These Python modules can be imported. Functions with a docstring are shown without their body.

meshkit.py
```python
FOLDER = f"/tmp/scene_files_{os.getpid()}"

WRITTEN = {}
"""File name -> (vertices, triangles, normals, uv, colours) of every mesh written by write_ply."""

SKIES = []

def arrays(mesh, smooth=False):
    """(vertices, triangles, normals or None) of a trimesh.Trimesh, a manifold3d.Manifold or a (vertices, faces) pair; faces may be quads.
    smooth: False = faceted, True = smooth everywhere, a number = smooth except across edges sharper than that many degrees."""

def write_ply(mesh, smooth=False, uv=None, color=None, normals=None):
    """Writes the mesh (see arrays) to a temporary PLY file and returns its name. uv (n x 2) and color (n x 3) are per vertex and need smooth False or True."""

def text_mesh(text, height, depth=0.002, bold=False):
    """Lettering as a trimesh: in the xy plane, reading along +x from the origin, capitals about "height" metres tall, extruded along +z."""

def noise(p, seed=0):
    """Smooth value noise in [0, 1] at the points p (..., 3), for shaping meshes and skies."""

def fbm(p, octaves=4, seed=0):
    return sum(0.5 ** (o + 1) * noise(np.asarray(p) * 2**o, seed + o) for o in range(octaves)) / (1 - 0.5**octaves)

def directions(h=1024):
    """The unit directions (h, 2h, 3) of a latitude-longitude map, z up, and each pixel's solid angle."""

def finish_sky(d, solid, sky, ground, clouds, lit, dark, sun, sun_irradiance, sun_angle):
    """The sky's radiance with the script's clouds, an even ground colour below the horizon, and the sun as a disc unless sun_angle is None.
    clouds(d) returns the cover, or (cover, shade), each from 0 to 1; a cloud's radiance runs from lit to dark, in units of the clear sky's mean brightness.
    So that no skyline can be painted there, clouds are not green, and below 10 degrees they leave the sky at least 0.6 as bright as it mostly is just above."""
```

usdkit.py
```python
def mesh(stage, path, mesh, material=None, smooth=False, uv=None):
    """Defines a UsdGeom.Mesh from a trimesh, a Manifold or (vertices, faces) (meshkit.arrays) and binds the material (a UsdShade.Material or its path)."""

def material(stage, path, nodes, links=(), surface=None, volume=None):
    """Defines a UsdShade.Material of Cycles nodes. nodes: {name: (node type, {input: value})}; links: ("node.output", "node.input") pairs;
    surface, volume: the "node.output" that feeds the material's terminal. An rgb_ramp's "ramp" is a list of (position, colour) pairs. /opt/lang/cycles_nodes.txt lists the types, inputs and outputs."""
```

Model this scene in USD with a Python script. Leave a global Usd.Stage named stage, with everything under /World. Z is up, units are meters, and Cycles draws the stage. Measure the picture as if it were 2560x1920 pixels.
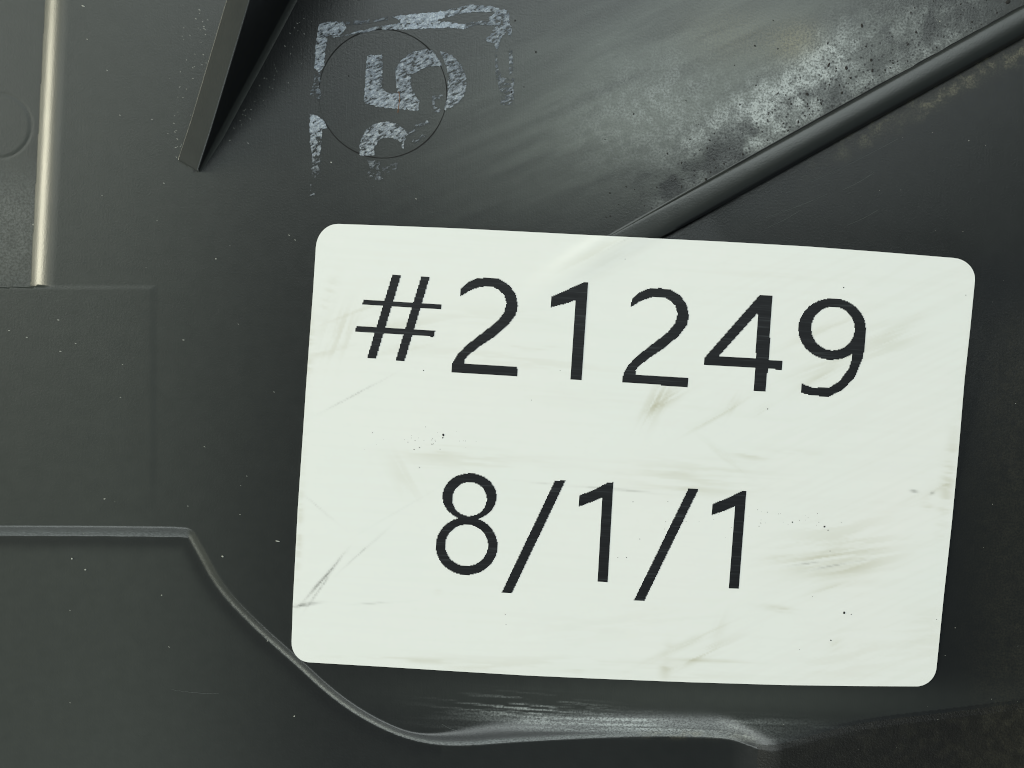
import math
import numpy as np, shapely, trimesh
import meshkit, usdkit
from scipy.spatial import Delaunay
from scipy.spatial.transform import Rotation as Rot
from pxr import Gf, Sdf, Usd, UsdGeom, UsdLux, UsdShade, Vt

stage = Usd.Stage.CreateInMemory()
UsdGeom.SetStageUpAxis(stage, UsdGeom.Tokens.z)
UsdGeom.SetStageMetersPerUnit(stage, 1.0)
UsdGeom.Xform.Define(stage, "/World")
stage.SetDefaultPrim(stage.GetPrimAtPath("/World"))
UsdGeom.Scope.Define(stage, "/World/Looks")
MM = 0.001

# ---------------------------------------------------------------- camera (a phone held some 8 cm above the panel, tilted a few degrees)
FPX, SIZE = 2200.0, (2560, 1920)
CR = Rot.from_rotvec([0.0645, 0.0430, -0.0560]).as_matrix()
CT = np.array([11.2331, -7.0592, -80.4471])
CPOS = -CR.T @ CT
cam = UsdGeom.Camera.Define(stage, "/World/camera")
cam.CreateHorizontalApertureAttr(36.0)
cam.CreateVerticalApertureAttr(27.0)
cam.CreateFocalLengthAttr(36.0 * FPX / 2560)
cam.CreateClippingRangeAttr(Gf.Vec2f(0.005, 20.0))
m4 = np.eye(4); m4[:3, :3] = CR; m4[3, :3] = CPOS * MM
cam.AddTransformOp().Set(Gf.Matrix4d(*map(float, m4.ravel())))
cam.CreateExposureAttr(0.13)

# ---------------------------------------------------------------- lamps: window-like soft light from the left, room light from the top, weak light from below
def lamp(name, pos, target, w, h, power, col):
    l = UsdLux.RectLight.Define(stage, "/World/" + name)
    z = np.array(pos, float) - np.array(target, float); z /= np.linalg.norm(z)
    x = np.cross([0, 0, 1.0], z); x /= np.linalg.norm(x)
    y = np.cross(z, x)
    m = np.eye(4); m[0, :3], m[1, :3], m[2, :3], m[3, :3] = x, y, z, pos
    l.AddTransformOp().Set(Gf.Matrix4d(*map(float, m.ravel())))
    l.CreateWidthAttr(w); l.CreateHeightAttr(h); l.CreateIntensityAttr(power); l.CreateColorAttr(Gf.Vec3f(*col))
lamp("window_light", (-0.90, 0.05, 0.20), (0, 0, 0), 0.55, 0.28, 21.0, (1.0, 0.96, 0.74))
lamp("ceiling_light", (0.06, 0.56, 0.88), (0, 0, 0), 0.9, 0.5, 4.4, (0.90, 1.0, 0.985))
lamp("side_light", (-0.62, 0.22, 0.72), (0, 0, 0), 0.35, 0.35, 2.6, (0.95, 1.0, 0.95))
lamp("room_light", (-0.12, -0.85, 0.34), (0, 0, 0), 0.9, 0.36, 4.6, (0.92, 1.0, 0.99))

# ---------------------------------------------------------------- helpers
def proj(p):
    c = np.asarray(p, float) @ CR.T + CT
    return np.stack([1280 + FPX * c[..., 0] / -c[..., 2], 960 - FPX * c[..., 1] / -c[..., 2]], -1)
def P(px, z=0.0):
    """The point (mm) of the plane at height z that lies on the line of sight measured at px in the reference."""
    px = np.asarray(px, float)
    d = np.stack([(px[..., 0] - 1280) / FPX, (960 - px[..., 1]) / FPX, -np.ones(px.shape[:-1])], -1) @ CR
    return CPOS + d * ((z - CPOS[2]) / d[..., 2])[..., None]
def sstep(a, b, x):
    t = np.clip((x - a) / (b - a), 0, 1); return t * t * (3 - 2 * t)
def fbm2(x, y, f, o=3, seed=0):
    return meshkit.fbm(np.stack([x * f, y * f, np.full_like(x, 7.3 + seed)], -1), o, seed)
used = {}
def numbered(path):
    n = used.get(path, 0); used[path] = n + 1
    return path if n == 0 else f"{path}_{n:03d}"
def tag(prim, label=None, cat=None, group=None, kind=None):
    for k, v in (("label", label), ("category", cat), ("group", group), ("kind", kind)):
        if v: prim.SetCustomDataByKey(k, v)
def obj(name, v, f, mat, parent="/World", normals=None, prims=None, smooth=False, label=None):
    """One mesh; v in mm. prims: float primvars per vertex."""
    path = numbered(f"{parent}/{name}")
    if normals is None and smooth is not False:
        v, f, normals = meshkit.arrays((v, f), smooth)
    v = np.asarray(v, float); f = np.asarray(f, np.int32)
    me = UsdGeom.Mesh.Define(stage, path)
    me.CreatePointsAttr(Vt.Vec3fArray.FromNumpy((v * MM).astype(np.float32)))
    me.CreateFaceVertexCountsAttr(Vt.IntArray.FromNumpy(np.full(len(f), f.shape[1], np.int32)))
    me.CreateFaceVertexIndicesAttr(Vt.IntArray.FromNumpy(f.ravel().astype(np.int32)))
    me.CreateSubdivisionSchemeAttr("none")
    if normals is not None:
        me.CreateNormalsAttr(Vt.Vec3fArray.FromNumpy(np.asarray(normals, np.float32))); me.SetNormalsInterpolation("vertex")
    for k, a in (prims or {}).items():
        UsdGeom.PrimvarsAPI(me).CreatePrimvar(k, Sdf.ValueTypeNames.FloatArray, "vertex").Set(Vt.FloatArray.FromNumpy(np.asarray(a, np.float32)))
    UsdShade.MaterialBindingAPI.Apply(me.GetPrim()).Bind(UsdShade.Material.Get(stage, "/World/Looks/" + mat))
    if label: me.GetPrim().SetCustomDataByKey("label", label)
    return me.GetPrim()
def thing(name, label, cat):
    x = UsdGeom.Xform.Define(stage, numbered("/World/" + name)).GetPrim(); tag(x, label, cat)
    return str(x.GetPath())

# ---------------------------------------------------------------- materials
def attr(n): return ("attribute", {"attribute": n})
def plastic(name, base=(0.0095, 0.0108, 0.0122), rough=0.345, grain=0.2, spec=0.5):
    N = {"g": ("geometry", {}),
         "fine": ("noise_texture", {"scale": 5200.0, "detail": 3.0, "roughness": 0.65}),
         "mid": ("noise_texture", {"scale": 700.0, "detail": 4.0, "roughness": 0.6}),
         "bmap": ("mapping", {"scale": (1.0, 0.07, 1.0), "rotation": (0, 0, 0.12)}),
         "brush": ("noise_texture", {"scale": 5200.0, "detail": 2.0, "roughness": 0.7}),
         "dust": attr("dust"), "haze_and_highlight": attr("haze_and_highlight"), "warm": attr("warm"), "spk": attr("speck"), "brs": attr("brushed"),
         # dust film, with painted sheen and shade, broken by the mid noise
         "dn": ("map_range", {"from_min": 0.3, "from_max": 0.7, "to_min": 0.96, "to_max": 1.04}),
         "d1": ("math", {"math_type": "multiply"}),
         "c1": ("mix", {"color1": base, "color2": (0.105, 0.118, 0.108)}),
         "fn": ("map_range", {"from_min": 0.36, "from_max": 0.64, "to_min": 0.25, "to_max": 1.6, "clamp": True}),
         "h1": ("math", {"math_type": "multiply", "use_clamp": True}),
         "c2": ("mix", {"color2": (0.43, 0.465, 0.468)}),
         "w1": ("math", {"math_type": "multiply", "use_clamp": True}),
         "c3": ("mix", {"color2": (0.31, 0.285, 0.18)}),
         # dark pits in the bloom
         "vor": ("voronoi_texture", {"scale": 2100.0, "randomness": 1.0}),
         "pit": ("map_range", {"from_min": 0.12, "from_max": 0.3, "to_min": 1.0, "to_max": 0.0, "clamp": True}),
         "p1": ("math", {"math_type": "multiply", "use_clamp": True}),
         "c4": ("mix", {"color2": (0.010, 0.010, 0.011)}),
         "rr": ("map_range", {"from_min": 0.3, "from_max": 0.7, "to_min": rough - 0.012, "to_max": rough + 0.012}),
         "r2": ("math", {"math_type": "multiply_add", "value2": 0.3}),
         "bh": ("math", {"math_type": "multiply_add"}),
         "sp3": ("math", {"math_type": "multiply_add"}),
         "sn": ("noise_texture", {"scale": 2600.0, "detail": 2.0, "roughness": 0.6}),
         "bump": ("bump", {"strength": grain, "distance": 0.00006}),
         "bsdf": ("principled_bsdf", {"specular_ior_level": spec})}
    L = [("g.position", "fine.vector"), ("g.position", "mid.vector"), ("g.position", "bmap.vector"), ("bmap.vector", "brush.vector"), ("g.position", "vor.vector"), ("g.position", "sn.vector"),
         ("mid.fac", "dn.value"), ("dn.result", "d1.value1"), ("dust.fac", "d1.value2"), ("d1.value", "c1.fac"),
         ("fine.fac", "fn.value"), ("fn.result", "h1.value1"), ("haze_and_highlight.fac", "h1.value2"), ("h1.value", "c2.fac"), ("c1.color", "c2.color1"),
         ("fn.result", "w1.value1"), ("warm.fac", "w1.value2"), ("w1.value", "c3.fac"), ("c2.color", "c3.color1"),
         ("vor.distance", "pit.value"), ("pit.result", "p1.value1"), ("spk.fac", "p1.value2"), ("p1.value", "c4.fac"), ("c3.color", "c4.color1"),
         ("c4.color", "bsdf.base_color"),
         ("mid.fac", "rr.value"), ("haze_and_highlight.fac", "r2.value1"), ("rr.result", "r2.value3"), ("r2.value", "bsdf.roughness"),
         ("brush.fac", "bh.value1"), ("brs.fac", "bh.value2"), ("fine.fac", "bh.value3"),
         ("sn.fac", "sp3.value1"), ("spk.fac", "sp3.value2"), ("bh.value", "sp3.value3"),
         ("sp3.value", "bump.height"), ("bump.normal", "bsdf.normal")]
    usdkit.material(stage, "/World/Looks/" + name, N, L, surface="bsdf.BSDF")
plastic("panel_plastic")
plastic("rough_plastic", base=(0.0075, 0.0075, 0.0072), rough=0.45, grain=0.7, spec=0.34)
def simple(name, col, rough, **kw):
    usdkit.material(stage, "/World/Looks/" + name, {"p": ("principled_bsdf", {"base_color": col, "roughness": rough, **kw})}, surface="p.BSDF")
simple("black_groove", (0.004, 0.004, 0.004), 0.8)
simple("lint_white", (0.36, 0.37, 0.34), 0.8)
simple("dirt_dark", (0.012, 0.011, 0.010), 0.8)
simple("hair_brown", (0.22, 0.09, 0.025), 0.5)
usdkit.material(stage, "/World/Looks/chalk_paint",
    {"g": ("geometry", {}), "n": ("noise_texture", {"scale": 9000.0, "detail": 3.0, "roughness": 0.7}),
     "r": ("rgb_ramp", {"ramp": [(0.3, (0.24, 0.275, 0.335)), (0.50, (0.44, 0.495, 0.57)), (0.66, (0.76, 0.80, 0.80))]}), "t": attr("tone"),
     "m": ("mix", {"color1": (0.045, 0.052, 0.06)}), "p": ("principled_bsdf", {"roughness": 0.75})},
    [("g.position", "n.vector"), ("n.fac", "r.fac"), ("r.color", "m.color2"), ("t.fac", "m.fac"), ("m.color", "p.base_color")], surface="p.BSDF")
usdkit.material(stage, "/World/Looks/sticker_film",
    {"g": ("geometry", {}), "dirt": attr("dirt"), "grey": attr("grey"),
     "n": ("noise_texture", {"scale": 900.0, "detail": 4.0, "roughness": 0.6}),
     "f": ("noise_texture", {"scale": 60.0, "detail": 2.0}),
     "bm": ("mapping", {"scale": (0.05, 1.0, 1.0), "rotation": (0, 0, 0.05)}), "b": ("noise_texture", {"scale": 5000.0, "detail": 2.0}),
     "w": ("mix", {"color1": (0.78, 0.815, 0.795), "color2": (0.825, 0.82, 0.80)}),
     "c": ("mix", {"color2": (0.49, 0.47, 0.35)}), "c2": ("mix", {"color2": (0.16, 0.16, 0.15)}),
     "r": ("map_range", {"from_min": 0.3, "from_max": 0.7, "to_min": 0.33, "to_max": 0.45}),
     "bump": ("bump", {"strength": 0.12, "distance": 0.00003}), "p": ("principled_bsdf", {"specular_ior_level": 0.4})},
    [("g.position", "n.vector"), ("g.position", "f.vector"), ("g.position", "bm.vector"), ("bm.vector", "b.vector"), ("f.fac", "w.fac"),
     ("w.color", "c.color1"), ("dirt.fac", "c.fac"), ("c.color", "c2.color1"), ("grey.fac", "c2.fac"), ("c2.color", "p.base_color"),
     ("n.fac", "r.value"), ("r.result", "p.roughness"), ("b.fac", "bump.height"), ("bump.normal", "p.normal")], surface="p.BSDF")
usdkit.material(stage, "/World/Looks/print_ink",
    {"g": ("geometry", {}), "bm": ("mapping", {"scale": (0.03, 1.0, 1.0), "rotation": (0, 0, 0.05)}), "b": ("noise_texture", {"scale": 7000.0, "detail": 2.0}),
     "r": ("rgb_ramp", {"ramp": [(0.35, (0.006, 0.007, 0.009)), (0.6, (0.011, 0.012, 0.015)), (0.75, (0.035, 0.04, 0.044))]}),
     "p": ("principled_bsdf", {"roughness": 0.5, "specular_ior_level": 0.35})},
    [("g.position", "bm.vector"), ("bm.vector", "b.vector"), ("b.fac", "r.fac"), ("r.color", "p.base_color")], surface="p.BSDF")

# ---------------------------------------------------------------- the panel's relief
BORDER = np.array([(-400, 1335), (0, 1337), (250, 1338), (440, 1340), (472, 1342), (492, 1377), (545, 1475), (637, 1570), (723, 1645), (839, 1752), (955, 1822), (1059, 1857), (1160, 1865), (1280, 1857), (1440, 1848), (1627, 1841), (1772, 1844), (1859, 1850),
                   (1930, 1840), (2003, 1820), (2148, 1782), (2380, 1756), (2560, 1732), (3000, 1670)], float)   # foot of the moulded border
_nadir = proj(np.array([CPOS[0], CPOS[1], 0.0]))
BORDER = _nadir + (BORDER - _nadir) * np.where(BORDER[:, :1] < 1900, 1.018, 1.005)   # the foot lies 1.4 mm below the face
_b = BORDER[5:-1]
for _ in range(2):
    _b = np.vstack([_b[:1], np.stack([_b[:-1] * .75 + _b[1:] * .25, _b[:-1] * .25 + _b[1:] * .75], 1).reshape(-1, 2), _b[-1:]])
BORDER = np.vstack([BORDER[:5], _b, BORDER[-1:]])
def dist_poly(u, v, pts):
    best = np.full(u.shape, 1e9)
    for a, b in zip(pts[:-1], pts[1:]):
        d = b - a; t = np.clip(((u - a[0]) * d[0] + (v - a[1]) * d[1]) / (d @ d), 0, 1)
        best = np.minimum(best, np.hypot(u - a[0] - t * d[0], v - a[1] - t * d[1]))
    return best
INNER = shapely.Polygon(np.vstack([BORDER, [(3000, -900), (-400, -900)]])); shapely.prepare(INNER)
RA, RD = np.array([1533.0, 584.0]), np.array([1027.0, -572.0]) / np.hypot(1027, 572)
RN = np.array([-RD[1], RD[0]])                                        # across the ridge, to the lower right
PIN, PINR = np.array([957.0, 234.0]), 161.0
def relief(x, y):
    uv = proj(np.stack([x, y, np.zeros_like(x)], -1)); u, v = uv[..., 0], uv[..., 1]
    z = 0.10 * (fbm2(x, y, 0.035, 2, 3) - 0.5)
    # moulded border: rounded at its top, sharp at its foot
    s = dist_poly(u, v, BORDER) * np.where(shapely.contains_xy(INNER, u.ravel(), v.ravel()).reshape(u.shape), -1, 1)
    s = s + 28 * (1 - sstep(1820, 1960, u))
    hump = sstep(1000, 1300, u) * (1 - sstep(1780, 1960, u))
    right = sstep(1840, 1960, u)
    w_in = 6 + 60 * hump; w_out = 28 + 12 * right
    t = np.clip((s + w_in) / (w_in + w_out), 0, 1)
    depth = 1.45 + 0.3 * hump - 1.05 * right
    z = z - depth * t ** (1.45 + 0.5 * hump)
    z = z - 0.25 * right * sstep(20, 200, s)
    # left side channel with a rounded shoulder, cut off by the block below
    e = (94 - 36 * v / 715.0) - u
    rr = 4.2; t = np.clip((e * 0.0366 + 0.7 * rr) / rr, 0, 0.7)
    chan = (v < 716) * 1.0
    z = z - chan * (rr * (1 - np.sqrt(1 - t * t)) + np.where(e > 0, 3.0, 0))
    # raised block at the left
    blk = np.minimum(sstep(712, 724, v) - 0.5 * sstep(735, 760, v) * 0, 1 - sstep(372, 396, u)) * (s < 0)
    z = z + 0.035 * blk * (1 - sstep(1150, 1320, v))
    # lower face to the right of the diagonal ridge
    q = np.stack([u, v], -1) - RA; d, al = q @ RN, q @ RD
    z = z - 1.15 * sstep(30, 75, d) * sstep(-30, 260, al) * (1 - sstep(600, 1300, v))
    # ring of the ejector pin
    r = np.hypot(u - PIN[0], v - PIN[1])
    r2 = np.hypot(u + 68, v - 287)                                      # pin mark on the floor of the side channel
    z = z - chan * (e > 0) * (0.025 * np.exp(-((r2 - 84) / 5.0) ** 2) - 0.012 * (r2 < 84))
    return z, u, v, s, e, d, al, r
x0, x1, y0, y1 = -66.0, 46.0, -42.0, 52.0
pc = P(PIN)
def axis(a, b, c):
    coarse = np.arange(a, b, 0.12); fine = np.arange(c - 6.6, c + 6.6, 0.055)
    return np.concatenate([coarse[coarse < fine[0] - 0.03], fine, coarse[coarse > fine[-1] + 0.03]])
gx, gy = axis(x0, x1, pc[0]), axis(y0, y1, pc[1])
X, Y = np.meshgrid(gx, gy)
Z, U, V, S, EE, DD, AL, RR = relief(X, Y)
def gauss(cu, cv, su, sv, ang=0.0, u=None, v=None):
    u, v = (U, V) if u is None else (u, v)
    c, s_ = math.cos(math.radians(ang)), math.sin(math.radians(ang))
    a, b = (u - cu) * c + (v - cv) * s_, -(u - cu) * s_ + (v - cv) * c
    return np.exp(-(a / su) ** 2 - (b / sv) ** 2)
def streak(ang, fl, fs, seed):
    c, s_ = math.cos(math.radians(ang)), math.sin(math.radians(ang))
    return meshkit.fbm(np.stack([(U * c + V * s_) * fl, (-U * s_ + V * c) * fs, np.full_like(U, seed)], -1), 3, seed)
above = (DD < 2) * 1.0; below = (DD >= 2) * (AL > -40) * (V < 1250) * 1.0
low = fbm2(X, Y, 0.09, 4, 11); midn = fbm2(X, Y, 1.5, 4, 12)
dust = 0.30 * (1 - sstep(200, 900, U)) + 0.07 + 0.04 * (low - 0.5)  # dustier at left; the fall of the left light is painted in too
dust += above * 0.95 * gauss(1680, 190, 520, 230, -16) * (0.5 + streak(-24, 0.006, 0.045, 5))  # sheen over the upper middle, painted as a pale tone
dust *= 1 - 0.6 * sstep(1950, 2450, U) * sstep(550, 700, V)  # unlit right side painted darker
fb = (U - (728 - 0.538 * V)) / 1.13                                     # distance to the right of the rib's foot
dust *= 1 - 0.92 * np.exp(-(np.maximum(fb, 0) / (135 - 0.26 * np.clip(V, 0, 420))) ** 2) * (fb > -12) * (V < 430) * (0.75 + 0.5 * midn)  # shade beside the rib's foot painted in as a dark band
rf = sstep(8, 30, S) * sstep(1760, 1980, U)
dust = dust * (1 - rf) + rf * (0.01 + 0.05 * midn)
dust *= 1 - 0.85 * below * np.exp(-((DD - 78) / 40.0) ** 2)  # shadow along the ridge's lower side painted in
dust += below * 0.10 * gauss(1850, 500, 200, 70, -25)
dust *= 1 - 0.55 * np.exp(-((S - 44) / 20.0) ** 2) * (U < 1100)  # shadow below the bevel painted in as a dark strip
dust += 0.26 * gauss(1750, 1745, 650, 55, 1) * (S < 10)  # paler band below the sticker
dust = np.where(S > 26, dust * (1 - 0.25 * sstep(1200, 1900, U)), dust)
grit = sstep(0.40, 0.62, midn)
bl = 1.15 * gauss(1945, 245, 125, 58, -33) + 1.15 * gauss(2065, 155, 85, 55, -55) + 0.5 * gauss(1800, 330, 120, 45, -28) + 0.26 * gauss(2260, 60, 210, 80, -25) + 0.3 * gauss(1650, 260, 180, 120, -20)  # chalky bloom; the last lobe is painted sheen
bl += 0.42 * np.exp(-((DD + 16) / 26.0) ** 2) * sstep(60, 250, AL) * (1 - sstep(800, 1150, AL))
haze_and_highlight = 0.9 * above * bl * (0.55 + 0.6 * grit) * (0.6 + 0.8 * low)
grease = above * sstep(-150, -40, DD) * sstep(40, 160, AL) * (1 - sstep(620, 900, AL)) * sstep(0.44, 0.56, fbm2(X, Y, 0.28, 4, 17))
grease = np.maximum(grease, above * gauss(2330, 40, 230, 70, -28) * sstep(0.45, 0.62, fbm2(X, Y, 0.5, 4, 18)))
dust *= 1 - 0.85 * grease; haze_and_highlight *= 1 - 0.75 * grease
haze_and_highlight *= 1 - 0.8 * gauss(1760, 395, 90, 26, -35) - 0.6 * gauss(1640, 480, 120, 26, -30)
# scuffs and painted-in highlights: crown of the lower lip, worn bevel edge
lip = gauss(1600, 1818, 270, 24, 1.5) * (0.4 + 0.8 * sstep(0.42, 0.62, streak(2, 0.005, 0.13, 6))) + 0.15 * gauss(1850, 1836, 62, 15, 28) * (0.4 + sstep(0.4, 0.6, midn))
lip += 0.5 * gauss(1330, 1775, 150, 26, 4) * sstep(0.52, 0.66, streak(5, 0.006, 0.2, 7))
haze_and_highlight += 1.0 * lip + (0.27 + 0.14 * sstep(560, 900, U)) * np.exp(-((S - 23) / 11.0) ** 2) * (1 - sstep(25, 33, S)) * (0.7 + 0.6 * low) * (1 - sstep(1820, 1890, U)) * (0.8 + 0.4 * midn) * (1 - 0.55 * gauss(520, 1430, 110, 110))
# chalky veil over the left channel
haze_and_highlight += 0.16 * (EE > 0) * (V < 716) * sstep(330, 560, V) * (0.3 + low) * (0.5 + midn)
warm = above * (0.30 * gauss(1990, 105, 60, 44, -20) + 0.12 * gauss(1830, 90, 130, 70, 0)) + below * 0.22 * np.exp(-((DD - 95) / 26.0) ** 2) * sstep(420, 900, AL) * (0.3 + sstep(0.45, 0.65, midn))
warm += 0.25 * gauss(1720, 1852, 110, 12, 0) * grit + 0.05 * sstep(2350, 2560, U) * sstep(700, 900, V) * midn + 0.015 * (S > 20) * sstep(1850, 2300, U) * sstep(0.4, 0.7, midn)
speck = above * np.clip(0.9 * gauss(2330, 60, 330, 120, -28) + 0.8 * gauss(2000, 260, 220, 70, -30) + 0.9 * gauss(1720, 440, 210, 55, -30), 0, 1) + 0.2 * (S > 20) * sstep(1900, 2200, U)
brushed = 0.25 + 1.2 * gauss(1150, 260, 420, 260, 0) + 0.15 * below + 0.6 * gauss(1400, 1760, 420, 90, 0)
attrs = {"dust": np.clip(dust, 0, 1), "haze_and_highlight": np.clip(haze_and_highlight, 0, 1), "warm": np.clip(warm, 0, 1), "speck": np.clip(speck, 0, 1), "brushed": brushed}
zy, zx = np.gradient(Z, gy, gx)
NORM = np.stack([-zx, -zy, np.ones_like(Z)], -1); NORM /= np.linalg.norm(NORM, axis=-1, keepdims=True)
n0, n1 = Z.shape
idx = np.arange(n0 * n1).reshape(n0, n1)
quads = np.stack([idx[:-1, :-1], idx[:-1, 1:], idx[1:, 1:], idx[1:, :-1]], -1)
cell = lambda a: a[:-1, :-1]
region = np.zeros(cell(Z).shape, int)
region[cell(S) > -2] = 1                                              # border bevel
region[(cell(S) > 30)] = 2                                            # lower flange
region[(cell(S) > 22) & (cell(U) > 1900)] = 3                         # rough flange
region[(cell(EE) > -80) & (cell(V) < 716)] = 4                        # shoulder
region[(cell(EE) > 2) & (cell(V) < 716)] = 5                          # side channel
region[cell(RR) < PINR] = 6                                           # ejector pin face
region[(cell(U) < 384) & (cell(V) > 716) & (cell(S) < -2)] = 7        # block
panel = thing("plastic_panel", "black moulded plastic panel, dusty and scuffed, carrying the white sticker", "plastic panel")
flatP = np.stack([X, Y, Z], -1).reshape(-1, 3); flatN = NORM.reshape(-1, 3)
for k, nm, mt, lb in ((0, "panel_face", "panel_plastic", None), (1, "border_bevel", "panel_plastic", "worn bevelled border with its lit edge painted grey"), (2, "lower_flange", "panel_plastic", None), (3, "rough_flange", "rough_plastic", "rough matt black flange"),
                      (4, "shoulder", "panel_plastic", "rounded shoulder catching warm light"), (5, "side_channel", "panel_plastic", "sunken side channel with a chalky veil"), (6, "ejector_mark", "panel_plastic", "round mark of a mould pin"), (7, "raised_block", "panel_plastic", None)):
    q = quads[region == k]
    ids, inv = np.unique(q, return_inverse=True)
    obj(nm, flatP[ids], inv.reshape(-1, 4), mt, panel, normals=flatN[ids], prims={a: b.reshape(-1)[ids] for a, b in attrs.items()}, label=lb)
def zat(p):
    return relief(p[:, 0], p[:, 1])[0]
# the pin's parting line: a hair-thin open gap, nearly closed at the lower left
an = np.radians(np.arange(0, 361, 1.5))
ring = P(np.stack([PIN[0] + PINR * np.cos(an) * 0.995, PIN[1] + PINR * np.sin(an) * 1.0], -1))
wid = 0.022 + 0.036 * np.clip(meshkit.noise(np.stack([np.cos(an) * 3, np.sin(an) * 3, an * 0], -1), 4), 0, 1); wid *= np.where((an > math.radians(150)) & (an < math.radians(185)), 0.25, 1)
ctr = P(PIN)
rad = ring - ctr; rad /= np.linalg.norm(rad, axis=1, keepdims=True)
a_, b_ = ring - rad * wid[:, None], ring + rad * wid[:, None]
for q in (a_, b_): q[:, 2] = zat(q) + 0.03
n = len(an); i = np.arange(n - 1)
obj("parting_line", np.vstack([a_, b_]), np.stack([i, i + n, i + n + 1, i + 1], 1), "black_groove", panel)

# ---------------------------------------------------------------- ridge: a bead swept along the diagonal, dying away under the sticker
al = np.linspace(-330, 1500, 184)
prof = np.array([(-0.14, -0.02), (0.0, 0.0), (0.03, 0.30), (0.10, 0.44), (0.28, 0.53), (0.6, 0.58), (0.95, 0.61), (1.3, 0.59), (1.62, 0.50), (1.85, 0.25), (2.02, -0.05), (2.14, -0.5), (2.2, -1.15), (2.5, -1.30), (3.0, -1.38)])
rp = []
for a in al:
    c = P(RA + RD * a); nx = P(RA + RD * a + RN) - c; nx /= np.linalg.norm(nx)
    k = 0.16 + 0.84 * sstep(-60, 520, a); kd = sstep(-330, -200, a)
    lowk = sstep(-30, 260, a)
    zz = np.where(prof[:, 1] > 0, prof[:, 1] * k * kd, prof[:, 1] * (0.04 + 0.96 * lowk))
    rp.append(c + prof[:, :1] * 1.16 * nx + np.c_[zz * 0, zz * 0, zz])
rp = np.array(rp); na, nb = rp.shape[:2]
wob = 0.02 * (meshkit.fbm(np.stack([rp[..., 0] * 0.8, rp[..., 1] * 0.8, rp[..., 2]], -1), 3, 9) - 0.5); rp[..., 2] += wob
ii = np.arange(na * nb).reshape(na, nb)
rq = np.stack([ii[:-1, :-1], ii[:-1, 1:], ii[1:, 1:], ii[1:, :-1]], -1).reshape(-1, 4)
rv = rp.reshape(-1, 3)
zero = np.zeros(len(rv))
def fill(v, dust_and_shade, warmv=0.0, hz=0.0): return {"dust": np.zeros(len(v)) + dust_and_shade, "haze_and_highlight": np.full(len(v), hz), "warm": np.full(len(v), warmv), "speck": np.zeros(len(v)), "brushed": np.full(len(v), 0.2)}
t3 = np.vstack([rq[:, [0, 2, 1]], rq[:, [0, 3, 2]]])
v3, f3, n3 = meshkit.arrays((rv, t3), 50)
if n3[:, 2].mean() < 0: f3 = f3[:, ::-1]; n3 = -n3
obj("ridge", v3, f3, "panel_plastic", panel, normals=n3, prims=fill(v3, 0.17 * (n3[:, 2] > 0.6), 0.0), label="diagonal rounded ridge running to the upper right")  # shading painted by facing: top paler, walls left dark

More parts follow.
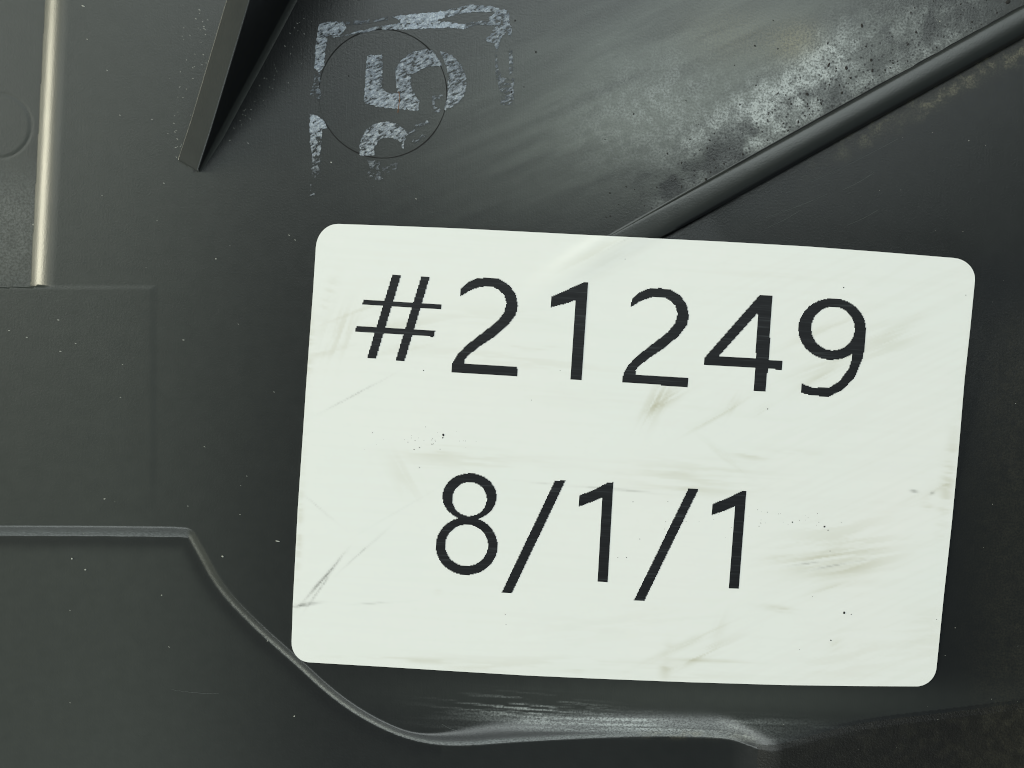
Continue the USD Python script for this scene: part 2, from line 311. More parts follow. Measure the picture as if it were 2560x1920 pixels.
# ---------------------------------------------------------------- fin: a stiffening rib that grows taller towards the top of the view
base = np.array([(500, 425), (545, 340), (596, 245), (650, 146), (728, 0), (800, -135), (870, -265)], float)
topln = lambda v: 626 + (502 - 626) / 413.0 * v
secs = []
for b in base:
    w = P(b)
    lo, hi = 0.0, 14.0
    for _ in range(50):
        h = (lo + hi) / 2; q = proj(w + [0, 0, h])
        if q[0] > topln(q[1]): lo = h
        else: hi = h
    secs.append((w, max(h, 0.05)))
secs[0] = (secs[0][0], 0.45)
along = secs[-1][0] - secs[0][0]; along /= np.linalg.norm(along)
left = np.cross([0, 0, 1.0], along)
rings = []
for k, (w, h) in enumerate(secs):
    wt = 1.95 - 0.02 * h
    f = min(0.45, h * 0.5); r = min(0.16, h * 0.3)
    pr = [(-f * 1.25, -0.02), (-f * 0.55, f * 0.12), (-f * 0.15, f * 0.5), (0, f * 1.1), (0.02, h - r), (0.02 + r * 0.3, h - r * 0.3), (r, h), (wt - 0.04, h), (wt - 0.02, h - 0.008), (wt - 0.008, h - 0.02), (wt, h - 0.04), (wt, f * .9), (wt + f * 0.4, f * 0.3), (wt + f, -0.02)]
    rings.append([w + left * a + np.array([0, 0, b]) for a, b in pr])
tip = [w - along * 0.22 * (1.0) for j, w in enumerate(rings[0])]
tip = [np.array([p[0], p[1], -0.03]) for p in tip]
R3 = np.array([tip] + rings); na, nb = R3.shape[:2]
ii = np.arange(na * nb).reshape(na, nb)
rq = np.stack([ii[:-1, :-1], ii[:-1, 1:], ii[1:, 1:], ii[1:, :-1]], -1).reshape(-1, 4)
t3 = np.vstack([rq[:, [0, 1, 2]], rq[:, [0, 2, 3]]])
v3, f3, n3 = meshkit.arrays((R3.reshape(-1, 3), t3), 50)
if n3[:, 2].mean() < 0: f3 = f3[:, ::-1]; n3 = -n3
obj("stiffening_rib", v3, f3, "panel_plastic", panel, normals=n3, prims=fill(v3, 0.40 * (n3[:, 2] > 0.9) + 0.2 * ((n3[:, 2] > 0.3) & (n3[:, 2] < 0.9))), label="slanted rib rising towards the top of the panel")  # painted by facing: pale top and fillet highlight, walls kept dark as shade

# ---------------------------------------------------------------- faded paint stamp: a bracket, a lying 5 and half of a 9
def C4(pts): return [(740 + a / 3.318, b / 3.318) for a, b in pts]
MARKS = [  # (part, density, polygon measured in the reference)
 ("stamp_bracket", 0.80, C4([(200, 200), (280, 178), (395, 185), (420, 235), (380, 285), (265, 295), (245, 420), (235, 545), (190, 600), (150, 560), (165, 380), (180, 240)])),
 ("stamp_bracket", 0.34, C4([(390, 185), (600, 165), (820, 125), (830, 150), (610, 190), (400, 215)])),
 ("stamp_bracket", 0.62, C4([(290, 300), (480, 270), (660, 225), (870, 190), (890, 245), (690, 245), (500, 285), (300, 312)])),
 ("stamp_bracket", 0.95, C4([(800, 135), (930, 122), (1130, 105), (1230, 95), (1230, 150), (1130, 178), (1280, 185), (1400, 205), (1395, 245), (1270, 228), (1060, 240), (890, 245), (870, 180)])),
 ("stamp_bracket", 0.72, C4([(1225, 95), (1330, 65), (1450, 40), (1590, 48), (1690, 70), (1680, 105), (1560, 100), (1440, 100), (1330, 125), (1230, 150)])),
 ("stamp_bracket", 0.52, C4([(1390, 205), (1480, 180), (1590, 170), (1640, 200), (1600, 215), (1500, 200), (1400, 240)])),
 ("stamp_bracket", 0.60, C4([(1600, 150), (1690, 75), (1760, 85), (1775, 200), (1795, 260), (1775, 320), (1740, 270), (1700, 320), (1690, 370), (1670, 430), (1650, 375), (1560, 330), (1590, 300), (1640, 270)])),
 ("stamp_bracket", 0.42, C4([(1765, 400), (1790, 405), (1810, 620), (1800, 860), (1760, 860), (1775, 640), (1765, 520)])),
 ("stamp_bracket", 0.38, C4([(1655, 420), (1675, 540), (1705, 660), (1730, 850), (1700, 850), (1690, 740), (1655, 620)])),
 ("stamp_bracket", 0.26, C4([(1690, 650), (1790, 640), (1795, 870), (1700, 870)])),
 ("stamp_bracket", 0.45, C4([(150, 610), (200, 600), (195, 720), (215, 780), (205, 830), (150, 800), (110, 775), (150, 700)])),
 ("stamp_bracket", 0.80, C4([(120, 950), (180, 960), (240, 1010), (260, 1060), (215, 1080), (215, 1120), (170, 1140), (110, 1080)])),
 ("stamp_bracket", 0.55, C4([(118, 1080), (215, 1110), (205, 1250), (190, 1310), (140, 1300), (120, 1200)])),
 ("stamp_bracket", 0.28, C4([(135, 1300), (200, 1300), (195, 1420), (160, 1480), (125, 1430)])),
 ("stamp_bracket", 0.32, C4([(120, 1520), (150, 1530), (155, 1620), (120, 1640)])),
 ("stamp_digit", 0.78, C4([(592, 462), (710, 452), (720, 560), (712, 735), (760, 768), (850, 775), (870, 770), (985, 800), (1022, 835), (1010, 922), (860, 905), (700, 890), (562, 852), (572, 700), (580, 560)])),
 ("stamp_digit", 0.72, C4([(850, 772), (828, 690), (826, 575), (870, 500), (960, 435), (1080, 405), (1130, 420), (1200, 520), (1215, 545), (1100, 555), (1030, 575), (970, 620), (948, 690), (960, 745), (1000, 800), (1010, 850), (940, 810)])),
 ("stamp_digit", 0.66, C4([(1190, 420), (1290, 460), (1370, 535), (1410, 640), (1412, 720), (1390, 805), (1320, 870), (1240, 915), (1225, 880), (1258, 800), (1262, 690), (1250, 560)])),
 ("stamp_digit", 0.50, C4([(1125, 800), (1220, 785), (1225, 810), (1150, 830), (1150, 890), (1200, 900), (1190, 930), (1140, 930)])),
 ("stamp_digit_b", 0.70, C4([(525, 1235), (540, 1150), (580, 1080), (650, 1030), (760, 1005), (840, 1030), (905, 1085), (930, 1120), (895, 1180), (890, 1235), (860, 1170), (800, 1145), (740, 1140), (690, 1160), (650, 1220), (650, 1288), (535, 1290)])),
 ("stamp_digit_b", 0.42, C4([(920, 1090), (970, 1045), (1090, 1000), (1110, 1020), (1010, 1060), (960, 1120), (920, 1130)])),
 ("stamp_digit_b", 0.34, C4([(960, 1170), (1060, 1110), (1070, 1140), (1000, 1190)])),
 ("stamp_digit_b", 0.40, C4([(590, 1330), (700, 1335), (680, 1390), (720, 1480), (690, 1500), (580, 1450), (620, 1400)])),
 ("stamp_digit_b", 0.20, C4([(720, 1390), (850, 1340), (830, 1400), (720, 1460)])),
]
STEP = 0.05
for part in ("stamp_bracket", "stamp_digit", "stamp_digit_b"):
    cells, tone = [], []
    for nm, dens, poly in MARKS:
        if nm != part: continue
        w = P(np.array(poly))[:, :2]; pg = shapely.Polygon(w).buffer(0)
        sm = pg.buffer(0.10).buffer(-0.10)
        bx = np.array(sm.bounds)
        cx, cy = np.meshgrid(np.arange(bx[0] - .3, bx[2] + .3, STEP), np.arange(bx[1] - .3, bx[3] + .3, STEP))
        cx, cy = np.round(cx / STEP).astype(int).ravel(), np.round(cy / STEP).astype(int).ravel()
        xx, yy = cx * STEP, cy * STEP
        g = np.stack([xx, yy, xx * 0], -1)
        # ragged outline and eroded inside, dragged along the brush direction
        jit = 0.18 * (meshkit.fbm(g * 5, 3, 21) - 0.5)
        ins = shapely.contains_xy(sm, xx + jit, yy + 0.18 * (meshkit.fbm(g * 5, 3, 22) - 0.5))
        er = meshkit.fbm(np.stack([(xx * 0.85 + yy * 0.5) * 3.2, (yy * 0.85 - xx * 0.5) * 8.0, xx * 0], -1), 4, 23)
        fz = meshkit.fbm(g * 11, 2, 25)
        keep = ins & (er + 0.45 * (fz - 0.5) > 0.64 - 0.42 * dens)
        cells += list(zip(cx[keep], cy[keep])); tone += list(np.clip((-0.36 if part == "stamp_bracket" else -0.48) + 1.22 * dens + 1.5 * (er[keep] - 0.5), 0.05, 1))
    if not cells: continue
    cells = np.array(cells); cells, first = np.unique(cells, axis=0, return_index=True); tone = np.array(tone)[first]
    corner = np.concatenate([cells, cells + [1, 0], cells + [1, 1], cells + [0, 1]])
    uq, inv = np.unique(corner, axis=0, return_inverse=True); inv = inv.ravel()
    q = inv.reshape(4, -1).T
    vt = np.zeros(len(uq)); vt[q[:, 0]] = tone; vt[q[:, 2]] = tone
    vv = np.c_[uq * STEP - STEP / 2, np.zeros(len(uq))]; vv[:, 2] = zat(vv) + 0.035
    vv[:, :2] += 0.012 * (meshkit.noise(np.c_[uq * 1.7, uq[:, :1] * 0], 31)[:, None] - 0.5)
    obj("stamp_digit" if part != "stamp_bracket" else part, vv, q, "chalk_paint", panel, prims={"tone": vt},
        label={"stamp_bracket": "worn white painted bracket round the stamped digits", "stamp_digit": "faded white stamped figure 5 lying on its side", "stamp_digit_b": "half worn away stamped figure below the 5"}[part])

def tube(pts, r, sides=6):
    pts = np.asarray(pts, float); out, faces = [], []
    for k, p in enumerate(pts):
        d = pts[min(k + 1, len(pts) - 1)] - pts[max(k - 1, 0)]; d /= np.linalg.norm(d)
        a = np.cross(d, [0, 0, 1.0]); a /= np.linalg.norm(a); b = np.cross(a, d)
        out += [p + r * (a * math.cos(t) + b * math.sin(t)) for t in np.arange(sides) * 2 * math.pi / sides]
    for k in range(len(pts) - 1):
        for j in range(sides):
            faces.append([k * sides + j, k * sides + (j + 1) % sides, (k + 1) * sides + (j + 1) % sides, (k + 1) * sides + j])
    return np.array(out), np.array(faces)
h = P(np.array(C4([(852, 760), (862, 800), (858, 845), (850, 890), (846, 935)]))); h[:, 2] = zat(h) + 0.06
hv, hf = tube(h, 0.03)
hp = obj("hair", hv, hf, "hair_brown"); tag(hp, "tiny brown fibre lying across the faded stamped 5", "fibre")

scr = []
for p0, p1, r_ in (((1690, 545), (1965, 402), .016), ((1925, 540), (2080, 480), .014), ((2130, 560), (2210, 520), .012), ((1930, 565), (2015, 520), .012), ((2120, 470), (2200, 425), .012), ((1800, 500), (1900, 470), .010), ((2040, 450), (2260, 340), .010), ((415, 1740), (535, 1750), .014), ((1105, 1810), (1145, 1826), .02), ((1430, 1758), (1520, 1768), .016), ((1250, 1738), (1300, 1740), .014)):
    q = P(np.linspace(p0, p1, 12) + np.c_[np.zeros(12), 3 * np.sin(np.linspace(0, 3, 12))]); q[:, 2] = zat(q) + 0.004
    scr.append(tube(q, r_, 4))
def join(bl):
    vs, fs, n_ = [], [], 0
    for a, b in bl: vs.append(a); fs.append(b + n_); n_ += len(a)
    return np.vstack(vs), np.vstack(fs)
simple("scratch_grey", (0.085, 0.092, 0.092), 0.5)
sv_, sf_ = join(scr)
tag(obj("scratches", sv_, sf_, "scratch_grey", panel, label="fine pale scratches in the black plastic"), kind="stuff")

# ---------------------------------------------------------------- white sticker
def quarter(a, c, b, n=10):
    a, c, b = map(np.array, (a, c, b)); t = np.linspace(0, 1, n)[:, None]; k = 0.56
    c1, c2 = a + (c - a) * k, b + (c - b) * k
    return (1 - t) ** 3 * a + 3 * (1 - t) ** 2 * t * c1 + 3 * (1 - t) * t * t * c2 + t ** 3 * b
out = np.vstack([quarter((790., 619.), (793., 558.), (847., 560.)), [(1000, 565.5), (1152, 571.5), (1360, 582), (1560, 592.5), (1800, 604), (2012, 616), (2200, 630)],
                 quarter((2383., 645.), (2438., 649.), (2436., 700.)), [(2424, 822), (2410, 949), (2395, 1128), (2378, 1308), (2358, 1490)],
                 quarter((2340., 1668.), (2336., 1716.), (2288., 1715.)), [(2120, 1714), (1952, 1711.5), (1720, 1704.5), (1500, 1696), (1320, 1688), (1152, 1678), (960, 1666)],
                 quarter((775., 1655.), (728., 1654.), (729.5, 1604.)), [(733, 1500), (738, 1405), (745, 1270), (758, 1080), (766, 960), (775, 836), (783, 730)]])
TH = 0.10
def lift(xy):
    uv = proj(np.c_[xy, np.zeros(len(xy))]); q = uv - RA; d, a = q @ RN, q @ RD
    bump = 0.11 * np.exp(-((d - 28) / 34.0) ** 2) * sstep(-330, -40, a)
    crease = 0.035 * np.exp(-((d + 6 + a * 0.05) / 14.0) ** 2) * sstep(-230, -60, a)
    return TH + bump + crease + 0.03 * (fbm2(xy[:, 0], xy[:, 1], 0.06, 2, 41) - 0.5)
W = P(out)[:, :2]
pg = shapely.Polygon(W); per = pg.exterior
edge = np.array([per.interpolate(t).coords[0] for t in np.linspace(0, per.length, 1400, endpoint=False)])
inner = pg.buffer(-0.12); shapely.prepare(inner)
ax, ay = np.meshgrid(np.arange(pg.bounds[0], pg.bounds[2], 0.15), np.arange(pg.bounds[1], pg.bounds[3], 0.15))
ax, ay = ax.ravel(), ay.ravel(); k = shapely.contains_xy(inner, ax, ay)
pts = np.vstack([edge, np.c_[ax[k], ay[k]]])
tri = Delaunay(pts).simplices
cen = pts[tri].mean(1); tri = tri[shapely.contains_xy(pg, cen[:, 0], cen[:, 1])]
a, b, c = pts[tri[:, 0]], pts[tri[:, 1]], pts[tri[:, 2]]
flip = ((b - a)[:, 0] * (c - a)[:, 1] - (b - a)[:, 1] * (c - a)[:, 0]) < 0
tri[flip] = tri[flip][:, ::-1]
zt = lift(pts); eb = np.c_[edge, zt[:len(edge)] - TH]
v = np.vstack([np.c_[pts, zt], eb]); ne, nt = len(edge), len(pts)
i = np.arange(ne); j = (i + 1) % ne
area = ((edge[:, 0] * edge[j][:, 1]) - (edge[:, 1] * edge[j][:, 0])).sum()
side = np.vstack([np.c_[i, nt + i, nt + j], np.c_[i, nt + j, j]])
if area < 0: side = side
else: side = side[:, ::-1]
LU = proj(v)
lu, lv = LU[:, 0], LU[:, 1]
def ln(ang, fl, fs, seed):
    c, s_ = math.cos(math.radians(ang)), math.sin(math.radians(ang))
    return meshkit.fbm(np.stack([(lu * c + lv * s_) * fl, (-lu * s_ + lv * c) * fs, np.full_like(lu, seed)], -1), 4, seed)
g2 = lambda *a: gauss(*a, u=lu, v=lv)
SM = [  # smears: u, v, half length, half width, direction, strength
 (1640, 1005, 60, 22, -62, .50), (1665, 1000, 50, 14, -30, .5), (1795, 1035, 70, 9, -30, .5), (1830, 1010, 30, 16, -60, .22), (1908, 1022, 26, 7, -30, .55),
 (2050, 945, 60, 14, -28, .40), (2130, 880, 140, 18, -22, .30), (2220, 850, 80, 40, -20, .25), (2290, 790, 40, 8, -20, .35), (2070, 820, 110, 12, -24, .22),
 (2100, 1370, 130, 75, -8, .30), (2080, 1395, 110, 22, -8, .42), (2130, 1420, 90, 20, -12, .35), (2070, 1475, 45, 8, -18, .5), (1970, 1392, 60, 8, -5, .28), (2170, 1455, 22, 7, 0, .35),
 (1810, 1140, 70, 8, 38, .22), (1875, 1140, 42, 9, 8, .35), (1990, 1130, 90, 7, 5, .14), (1180, 1150, 170, 26, 3, .22), (1080, 1125, 70, 16, 3, .26), (1010, 1190, 60, 28, 60, .16),
 (850, 830, 60, 38, -70, .30), (890, 785, 100, 12, -22, .30), (820, 880, 60, 10, -10, .26), (990, 815, 120, 14, -8, .25), (1010, 870, 90, 12, -10, .2), (820, 740, 14, 60, 20, .2),
 (1290, 900, 230, 18, 6, .16), (1250, 790, 190, 30, 3, .10), (1330, 870, 120, 8, 4, .25), (890, 990, 80, 6, -25, .22), (1740, 1190, 170, 34, 4, .26), (1720, 1225, 120, 12, 4, .24), (1700, 1180, 90, 8, 2, .3),
 (1745, 1640, 90, 12, -25, .5), (1666, 1655, 14, 34, 8, .65), (1765, 1652, 90, 5, 2, .4), (1715, 1610, 110, 9, -25, .32), (1950, 1522, 48, 7, 8, .45), (1800, 1570, 36, 14, -70, .14),
 (2120, 1640, 120, 60, -10, .15), (2310, 1580, 60, 60, 0, .16), (2090, 1610, 20, 10, -30, .3), (2370, 1200, 16, 110, 8, .45), (2330, 1225, 60, 10, -25, .26), (2320, 1260, 14, 12, 0, .4),
 (1380, 1660, 330, 22, 2, .17), (1020, 1650, 170, 7, 2, .30), (1560, 1560, 230, 40, -5, .08), (748, 1330, 9, 110, 3, .34), (760, 1100, 8, 160, 3, .12), (770, 880, 12, 110, 3, .36), (1095, 1484, 10, 7, 0, .45), (1450, 1680, 320, 8, 2, .3),
 (1500, 625, 120, 12, -28, .20), (1540, 640, 90, 34, -28, .10), (2420, 920, 10, 120, 5, .24), (1950, 690, 300, 16, 4, .05), (1520, 1000, 420, 20, 5, .06)]
dirt = np.zeros(len(v))
for n_, (u_, v_, sl, sw, an_, am) in enumerate(SM):
    st = ln(an_, 0.008, 0.11, 50 + n_ % 7)
    dirt += 0.55 * am * g2(u_, v_, sl, sw, an_) * (0.2 + 1.5 * sstep(0.40, 0.64, st))
dirt += 0.022 * sstep(0.45, 0.7, ln(4, 0.004, 0.09, 61)) + 0.04 * sstep(0.45, 0.7, ln(-24, 0.006, 0.12, 62)) * sstep(1500, 2200, lu)
grey = np.zeros(len(v))
for (u_, v_, sl, sw, an_, am) in ((805, 1450, 64, 3.2, -50, .75), (795, 1478, 44, 2.6, -55, .6), (760, 1512, 30, 4, -8, .6), (915, 1370, 60, 2.5, -42, .28), (1000, 1275, 80, 2, -30, .14), (800, 1272, 50, 2.2, 40, .22), (940, 1508, 60, 2, -3, .2),
                                (1560, 1225, 60, 2.4, 6, .22), (1450, 1216, 120, 2, 5, .2), (2285, 1228, 9, 3, 8, .55), (2330, 1232, 6, 4, -20, .4), (890, 985, 70, 2, -28, .3), (1560, 602, 60, 2, -28, .2), (2090, 1413, 70, 2.2, -10, .3), (2010, 1410, 45, 2.2, -8, .3)):
    grey += am * g2(u_, v_, sl, sw, an_) * (0.4 + 0.9 * sstep(0.4, 0.6, ln(an_, 0.02, 0.2, 70)))
sticker = thing("sticker", "white rectangular paper sticker with rounded corners, printed #21249 and 8/1/1", "sticker")
vn = np.zeros_like(v); vn[:, 2] = 1
zz = lift(pts); ex = 0.05
dzx = (lift(pts + [ex, 0]) - lift(pts - [ex, 0])) / (2 * ex); dzy = (lift(pts + [0, ex]) - lift(pts - [0, ex])) / (2 * ex)
nn = np.c_[-dzx, -dzy, np.ones(len(pts))]; nn /= np.linalg.norm(nn, axis=1, keepdims=True)
body_v = np.vstack([np.c_[pts, zt], np.c_[edge, zt[:ne]], eb])
s2 = np.vstack([np.c_[nt + i, nt + ne + i, nt + ne + j], np.c_[nt + i, nt + ne + j, nt + j]])
if area > 0: pass
else: s2 = s2[:, ::-1]
tang = edge[j] - edge[i - 1]; on = np.c_[tang[:, 1], -tang[:, 0], 0 * i]; on /= np.linalg.norm(on, axis=1, keepdims=True)
if area < 0: on = -on
obj("paper", body_v, np.vstack([tri, s2]), "sticker_film", sticker, normals=np.vstack([nn, on, on]),
    prims={"dirt": np.clip(np.r_[dirt[:nt], dirt[:ne], dirt[:ne]], 0, 0.85), "grey": np.clip(np.r_[grey[:nt], grey[:ne], grey[:ne]], 0, 0.8)})

# ---------------------------------------------------------------- printed characters, in dots of a 300 per inch printer
def C8(pts): return [(700 + a / 2.212, 520 + b / 2.212) for a, b in pts]
def C1(pts): return [(1560 + a / 2.212, 560 + b / 2.212) for a, b in pts]
def CB(pts): return [(1100 + a / 4.424, 1180 + b / 4.424) for a, b in pts]
def ell(cx, cy, rx, ry): t = np.linspace(0, 2 * math.pi, 60, endpoint=False); return list(zip(cx + rx * np.cos(t), cy + ry * np.sin(t)))
def shape(*pos, neg=()):
    s = shapely.union_all([shapely.Polygon(P(np.array(p))[:, :2]).buffer(0) for p in pos])
    for p in neg: s = s.difference(shapely.Polygon(P(np.array(p))[:, :2]).buffer(0))
    return s
hash_ = shape(C8([(622, 369), (670, 372), (530, 834), (482, 830)]), C8([(782, 377), (829, 380), (689, 844), (640, 841)]), C8([(464, 505), (895, 532), (888, 562), (455, 536)]), C8([(424, 652), (858, 680), (849, 712), (415, 685)]))
TWO = [(995, 490), (1000, 446), (1040, 410), (1092, 389), (1150, 386), (1212, 393), (1268, 428), (1304, 480), (1315, 542), (1303, 592), (1258, 650), (1185, 712), (1105, 765), (1040, 815), (1020, 838), (1020, 862), (1312, 880), (1310, 931), (947, 908), (953, 858), (985, 805), (1040, 752), (1130, 682), (1198, 630), (1238, 580), (1253, 528), (1240, 482), (1206, 450), (1172, 435), (1112, 435), (1052, 455)]
ONE = [(1701, 413), (1669, 951), (1607, 949), (1636, 508), (1575, 530), (1496, 549), (1498, 492), (1560, 466), (1640, 428), (1675, 413)]
two1 = shape(C8(TWO)); two2 = shape([(a + 427, b + 26) for a, b in C8(TWO)])
one1 = shape(C8(ONE))
four = shape(C1([(747, 394), (817, 399), (798, 750), (873, 755), (870, 806), (793, 800), (779, 926), (715, 923), (724, 797), (438, 781), (441, 742)]), neg=[C1([(738, 490), (726, 743), (522, 731)])])
nine = shape(C1(ell(1148, 581, 186, 170)), C1([(1260, 640), (1333, 610), (1330, 680), (1315, 745), (1275, 845), (1205, 918), (1125, 956), (1030, 946), (974, 932), (978, 879), (1000, 890), (1040, 904), (1132, 905), (1190, 868), (1240, 800), (1258, 745)]), neg=[C1(ell(1153, 578, 120, 121))])
eight = shape(CB(ell(326, 270, 298, 258)), CB(ell(295, 815, 341, 320)), neg=[CB(ell(326, 297, 191, 188)), CB(ell(294, 808, 237, 229))])
slash1 = shape(CB([(1272, 90), (1385, 95), (795, 1331), (683, 1326)]))
slash2 = shape([(1400 + a / 4.424, 1180 + b / 4.424) for a, b in [(1418, 180), (1528, 188), (930, 1418), (818, 1412)]])
oneb = shape(CB([(1913, 112), (1857, 1213), (1743, 1206), (1795, 280), (1680, 325), (1535, 380), (1541, 258), (1700, 195), (1860, 112)]))
onec = shape([(1400 + a / 4.424, 1180 + b / 4.424) for a, b in [(2060, 205), (1977, 1284), (1868, 1280), (1938, 372), (1820, 425), (1675, 472), (1683, 352), (1840, 290), (2020, 203)]])
DOT = 0.0847
def ink(name, s, label, base=0.06, stem=0.066):
    """Dots lie in the printer's own rows and columns: base and stem are the slopes of a printed row and column as measured."""
    o = np.array(s.centroid.coords[0]); c0 = proj(np.r_[o, 0.0])
    ax_ = (P(c0 + [100, 100 * base]) - P(c0))[:2]; ay_ = (P(c0 + [100 * stem, -100]) - P(c0))[:2]
    M = np.stack([ax_ / np.linalg.norm(ax_), ay_ / np.linalg.norm(ay_)], 1); Mi = np.linalg.inv(M)
    s = shapely.transform(s, lambda q: (q - o) @ Mi.T)
    bx = s.bounds
    cx, cy = np.meshgrid(np.arange(math.floor(bx[0] / DOT), math.ceil(bx[2] / DOT)), np.arange(math.floor(bx[1] / DOT), math.ceil(bx[3] / DOT)))
    k = shapely.contains_xy(s, (cx + .5) * DOT, (cy + .5) * DOT)
    pix = shapely.union_all(shapely.box(cx[k] * DOT, cy[k] * DOT, (cx[k] + 1) * DOT, (cy[k] + 1) * DOT)).buffer(0.02).buffer(-0.02).simplify(0.008)
    ms = [trimesh.creation.extrude_polygon(g, 0.012, engine="earcut") for g in getattr(pix, "geoms", [pix])]
    m = trimesh.util.concatenate(ms); vv = np.array(m.vertices); vv[:, :2] = vv[:, :2] @ M.T + o; vv[:, 2] += lift(vv[:, :2]) + 0.002
    obj(name, vv, np.array(m.faces), "print_ink", sticker, label=label)
ink("number_sign", hash_, "printed black number sign", 0.06, 0.08)
for s_, l, ba, st in ((two1, "2", .063, .066), (one1, "1", .063, .066), (two2, "2", .063, .066), (four, "4", .057, .071), (nine, "9", .055, .075), (eight, "8", .055, .055), (oneb, "1", .058, .056), (onec, "1", .042, .077)):
    ink("printed_digit", s_, "printed black figure " + l, ba, st)
for s_ in (slash1, slash2): ink("printed_slash", s_, "printed black slash", .05, .06)

# ---------------------------------------------------------------- specks
rng = np.random.default_rng(5)
def blob(px, r, stretch=1.0, ang=0.0, z=None, flat=0.5):
    m = trimesh.creation.icosphere(1, 1.0); q = np.array(m.vertices); q *= 1 + 0.3 * (rng.random((len(q), 1)) - 0.5)
    q = q * [r * stretch, r, r * flat]; c, s_ = math.cos(ang), math.sin(ang)
    q = np.c_[q[:, 0] * c - q[:, 1] * s_, q[:, 0] * s_ + q[:, 1] * c, q[:, 2]]
    w = P(np.array([px], float))[0]; w[2] = (zat(w[None])[0] if z is None else z) + r * flat * 0.4
    return q + w, np.array(m.faces)
def join(bl):
    vs, fs, n_ = [], [], 0
    for a, b in bl: vs.append(a); fs.append(b + n_); n_ += len(a)
    return np.vstack(vs), np.vstack(fs)
lint = []
for px, r, st, an_ in (((208, 15), .09, 3, -.3), ((218, 98), .06, 2, -.3), ((268, 176), .05, 2.5, -.5), ((300, 288), .06, 2, -.4), ((147, 800), .06, 3, 0), ((24, 826), .06, 3, 0), ((68, 843), .06, 3, 0), ((152, 878), .06, 3, 0), ((190, 859), .05, 3, 0), ((459, 850), .06, 3, 0), ((302, 993), .05, 2.5, 0),
                       ((262, 1247), .08, 2, .3), ((162, 1407), .14, 1.2, 0), ((196, 1435), .12, 1.3, .4), ((557, 1391), .14, 1.3, -.3), ((390, 1500), .09, 1.3, 0), ((728, 1808), .11, 1.3, .6), ((660, 1616), .06, 3, .6), ((600, 1286), .05, 2.5, .3), ((470, 1265), .05, 2, 0), ((68, 558), .13, 1.3, 0), ((540, 647), .10, 1.2, 0), ((410, 458), .06, 2, -.4), ((694, 1353), .10, 3.5, -.15), ((2350, 53), .10, 1, 0), ((2342, 50), .06, 1, 0), ((2440, 345), .07, 1.2, 0), ((1825, 496), .09, 1.3, 0), ((2425, 575), .06, 1, 0), ((2546, 1010), .07, 1, 0), ((723, 588), .05, 3, -.3), ((738, 600), .05, 3, -.3), ((828, 406), .09, 1.6, -.4), ((1040, 497), .06, 2.5, -.3)):
    lint.append(blob(px, r * 0.55, st, an_))
for _ in range(105):   # fine lint drawn out along the rib and over the face
    t = rng.random(); k = rng.random()
    if k < 0.45: px = (560 - 90 * t + rng.normal(0, 22) - 45, 20 + 380 * t)
    elif k < 0.75: px = (560 + (1 - t) * 200 + rng.exponential(22), 20 + 340 * t)
    else: px = (rng.uniform(130, 720), rng.uniform(0, 1900))
    lint.append(blob(px, rng.uniform(.014, .028), rng.uniform(1.5, 3.5), -0.45 + rng.normal(0, .25)))
for _ in range(25):
    px = (rng.uniform(1950, 2560), rng.uniform(150, 1900))
    if (np.array(px) - RA) @ RN > 95 and not pg.buffer(0.3).contains(shapely.Point(*P(np.array(px))[:2])): lint.append(blob(px, rng.uniform(.014, .028), rng.uniform(1, 2), rng.uniform(0, 3)))
lv_, lf_ = join(lint)
tag(obj("lint_specks", lv_, lf_, "lint_white"), "pale specks of lint and dust scattered over the black panel", "dust", kind="stuff")
dk = []
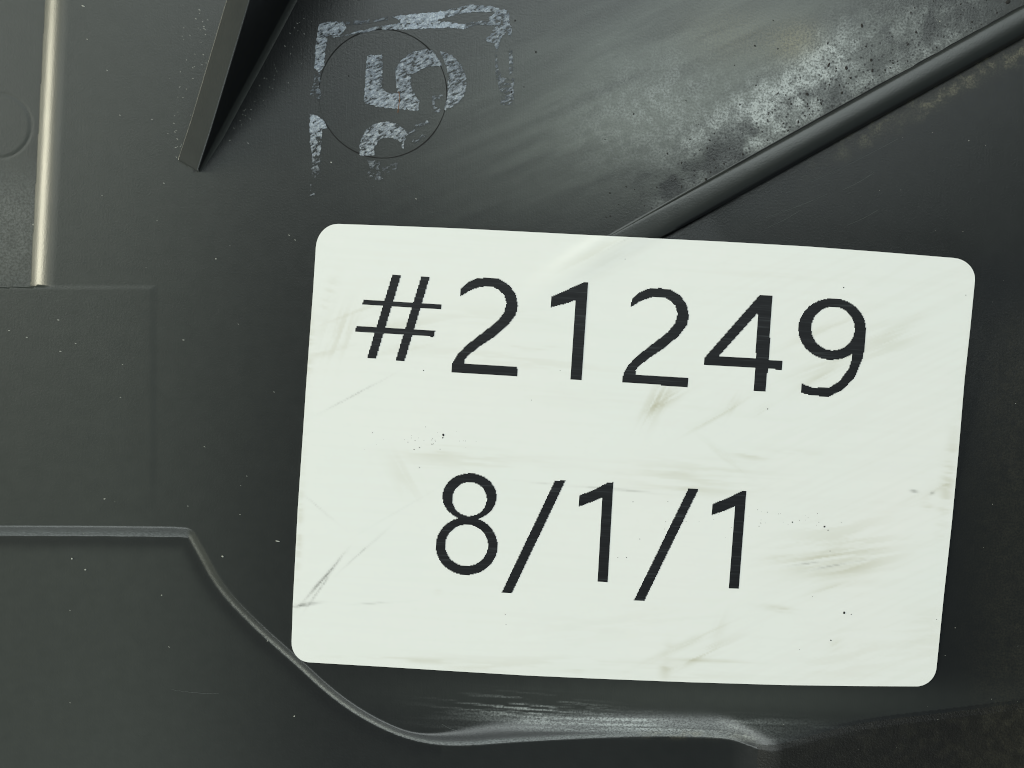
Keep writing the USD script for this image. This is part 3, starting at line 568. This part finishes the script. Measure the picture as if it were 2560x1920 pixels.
for px, r, st in (((2018, 235), .16, 1.2), ((2072, 162), .12, 2.2), ((2116, 170), .17, 1.3), ((2127, 195), .12, 1), ((1890, 213), .09, 1), ((2155, 64), .14, 1.6), ((2178, 150), .16, 1), ((2181, 176), .14, 1.3), ((2105, 232), .12, 1.3), ((1978, 260), .1, 1), ((2045, 250), .09, 1.6), ((2270, 110), .10, 1), ((2520, 5), .2, 1.5), ((1945, 233), .08, 1.6), ((2290, 80), .1, 1.2), ((2430, 55), .1, 1), ((1340, 130), .10, 1.3), ((1288, 52), .09, 1), ((1279, 230), .14, 1.2), ((1310, 217), .07, 1), ((1765, 448), .14, 1), ((872, 190), .09, 1)):
    dk.append(blob(px, r * 0.8, st, rng.uniform(0, 3), flat=0.35))
for _ in range(130):
    t = rng.random(); d_ = rng.exponential(60) + 8; px = RA + RD * (t * 1150) - RN * d_
    dk.append(blob(px, rng.uniform(.03, .075), rng.uniform(1, 2), rng.uniform(0, 3), flat=0.3))
dv, df = join(dk)
tag(obj("grit_specks", dv, df, "dirt_dark"), "dark grains of grit in the whitish bloom above the diagonal ridge", "grit", kind="stuff")
sk = []
for px, r, st in (((1108, 1087), .15, 1.3), ((1107, 1094), .10, 1), ((1064, 1067), .05, 1), ((1080, 1110), .06, 1.4), ((1049, 1118), .06, 1.5), ((1020, 1105), .05, 1), ((1059, 926), .07, 1.2), ((1049, 1168), .06, 1.2), ((2108, 719), .09, 1), ((2413, 738), .06, 1), ((1562, 648), .05, 1), ((2109, 1531), .17, 1.1), ((2127, 1535), .08, 1), ((2076, 1600), .10, 1.4), ((2060, 1316), .13, 1.1), ((2069, 1325), .08, 1), ((1980, 1305), .09, 1.2), ((2074, 1377), .06, 1), ((2030, 1490), .05, 1), ((1998, 1623), .05, 1), ((1599, 1347), .06, 1), ((1566, 1393), .07, 1), ((1544, 1393), .05, 1.2), ((1582, 1254), .06, 1), ((1669, 1253), .05, 1), ((1918, 1022), .08, 1), ((1328, 1000), .05, 1), ((2340, 1548), .06, 1), ((1263, 1535), .06, 1), ((1265, 1561), .05, 1), ((1400, 926), .05, 1)):
    w = P(np.array([px], float))[0]; sk.append(blob(px, r * 0.6, st, rng.uniform(0, 3), z=float(lift(w[None, :2])[0]), flat=0.25))
for _ in range(60):
    px = (rng.normal(1880, 110), rng.normal(1300, 16) + 0.0) if rng.random() < 0.6 else (rng.normal(1060, 60), rng.normal(1100, 16))
    w = P(np.array([px], float))[0]; sk.append(blob(px, rng.uniform(.014, .03), 1.3, rng.uniform(0, 3), z=float(lift(w[None, :2])[0]), flat=0.25))
sv, sf = join(sk)
pr = obj("dirt_specks", sv, sf, "dirt_dark", sticker, label="tiny dark dirt specks on the white paper"); tag(pr, kind="stuff")
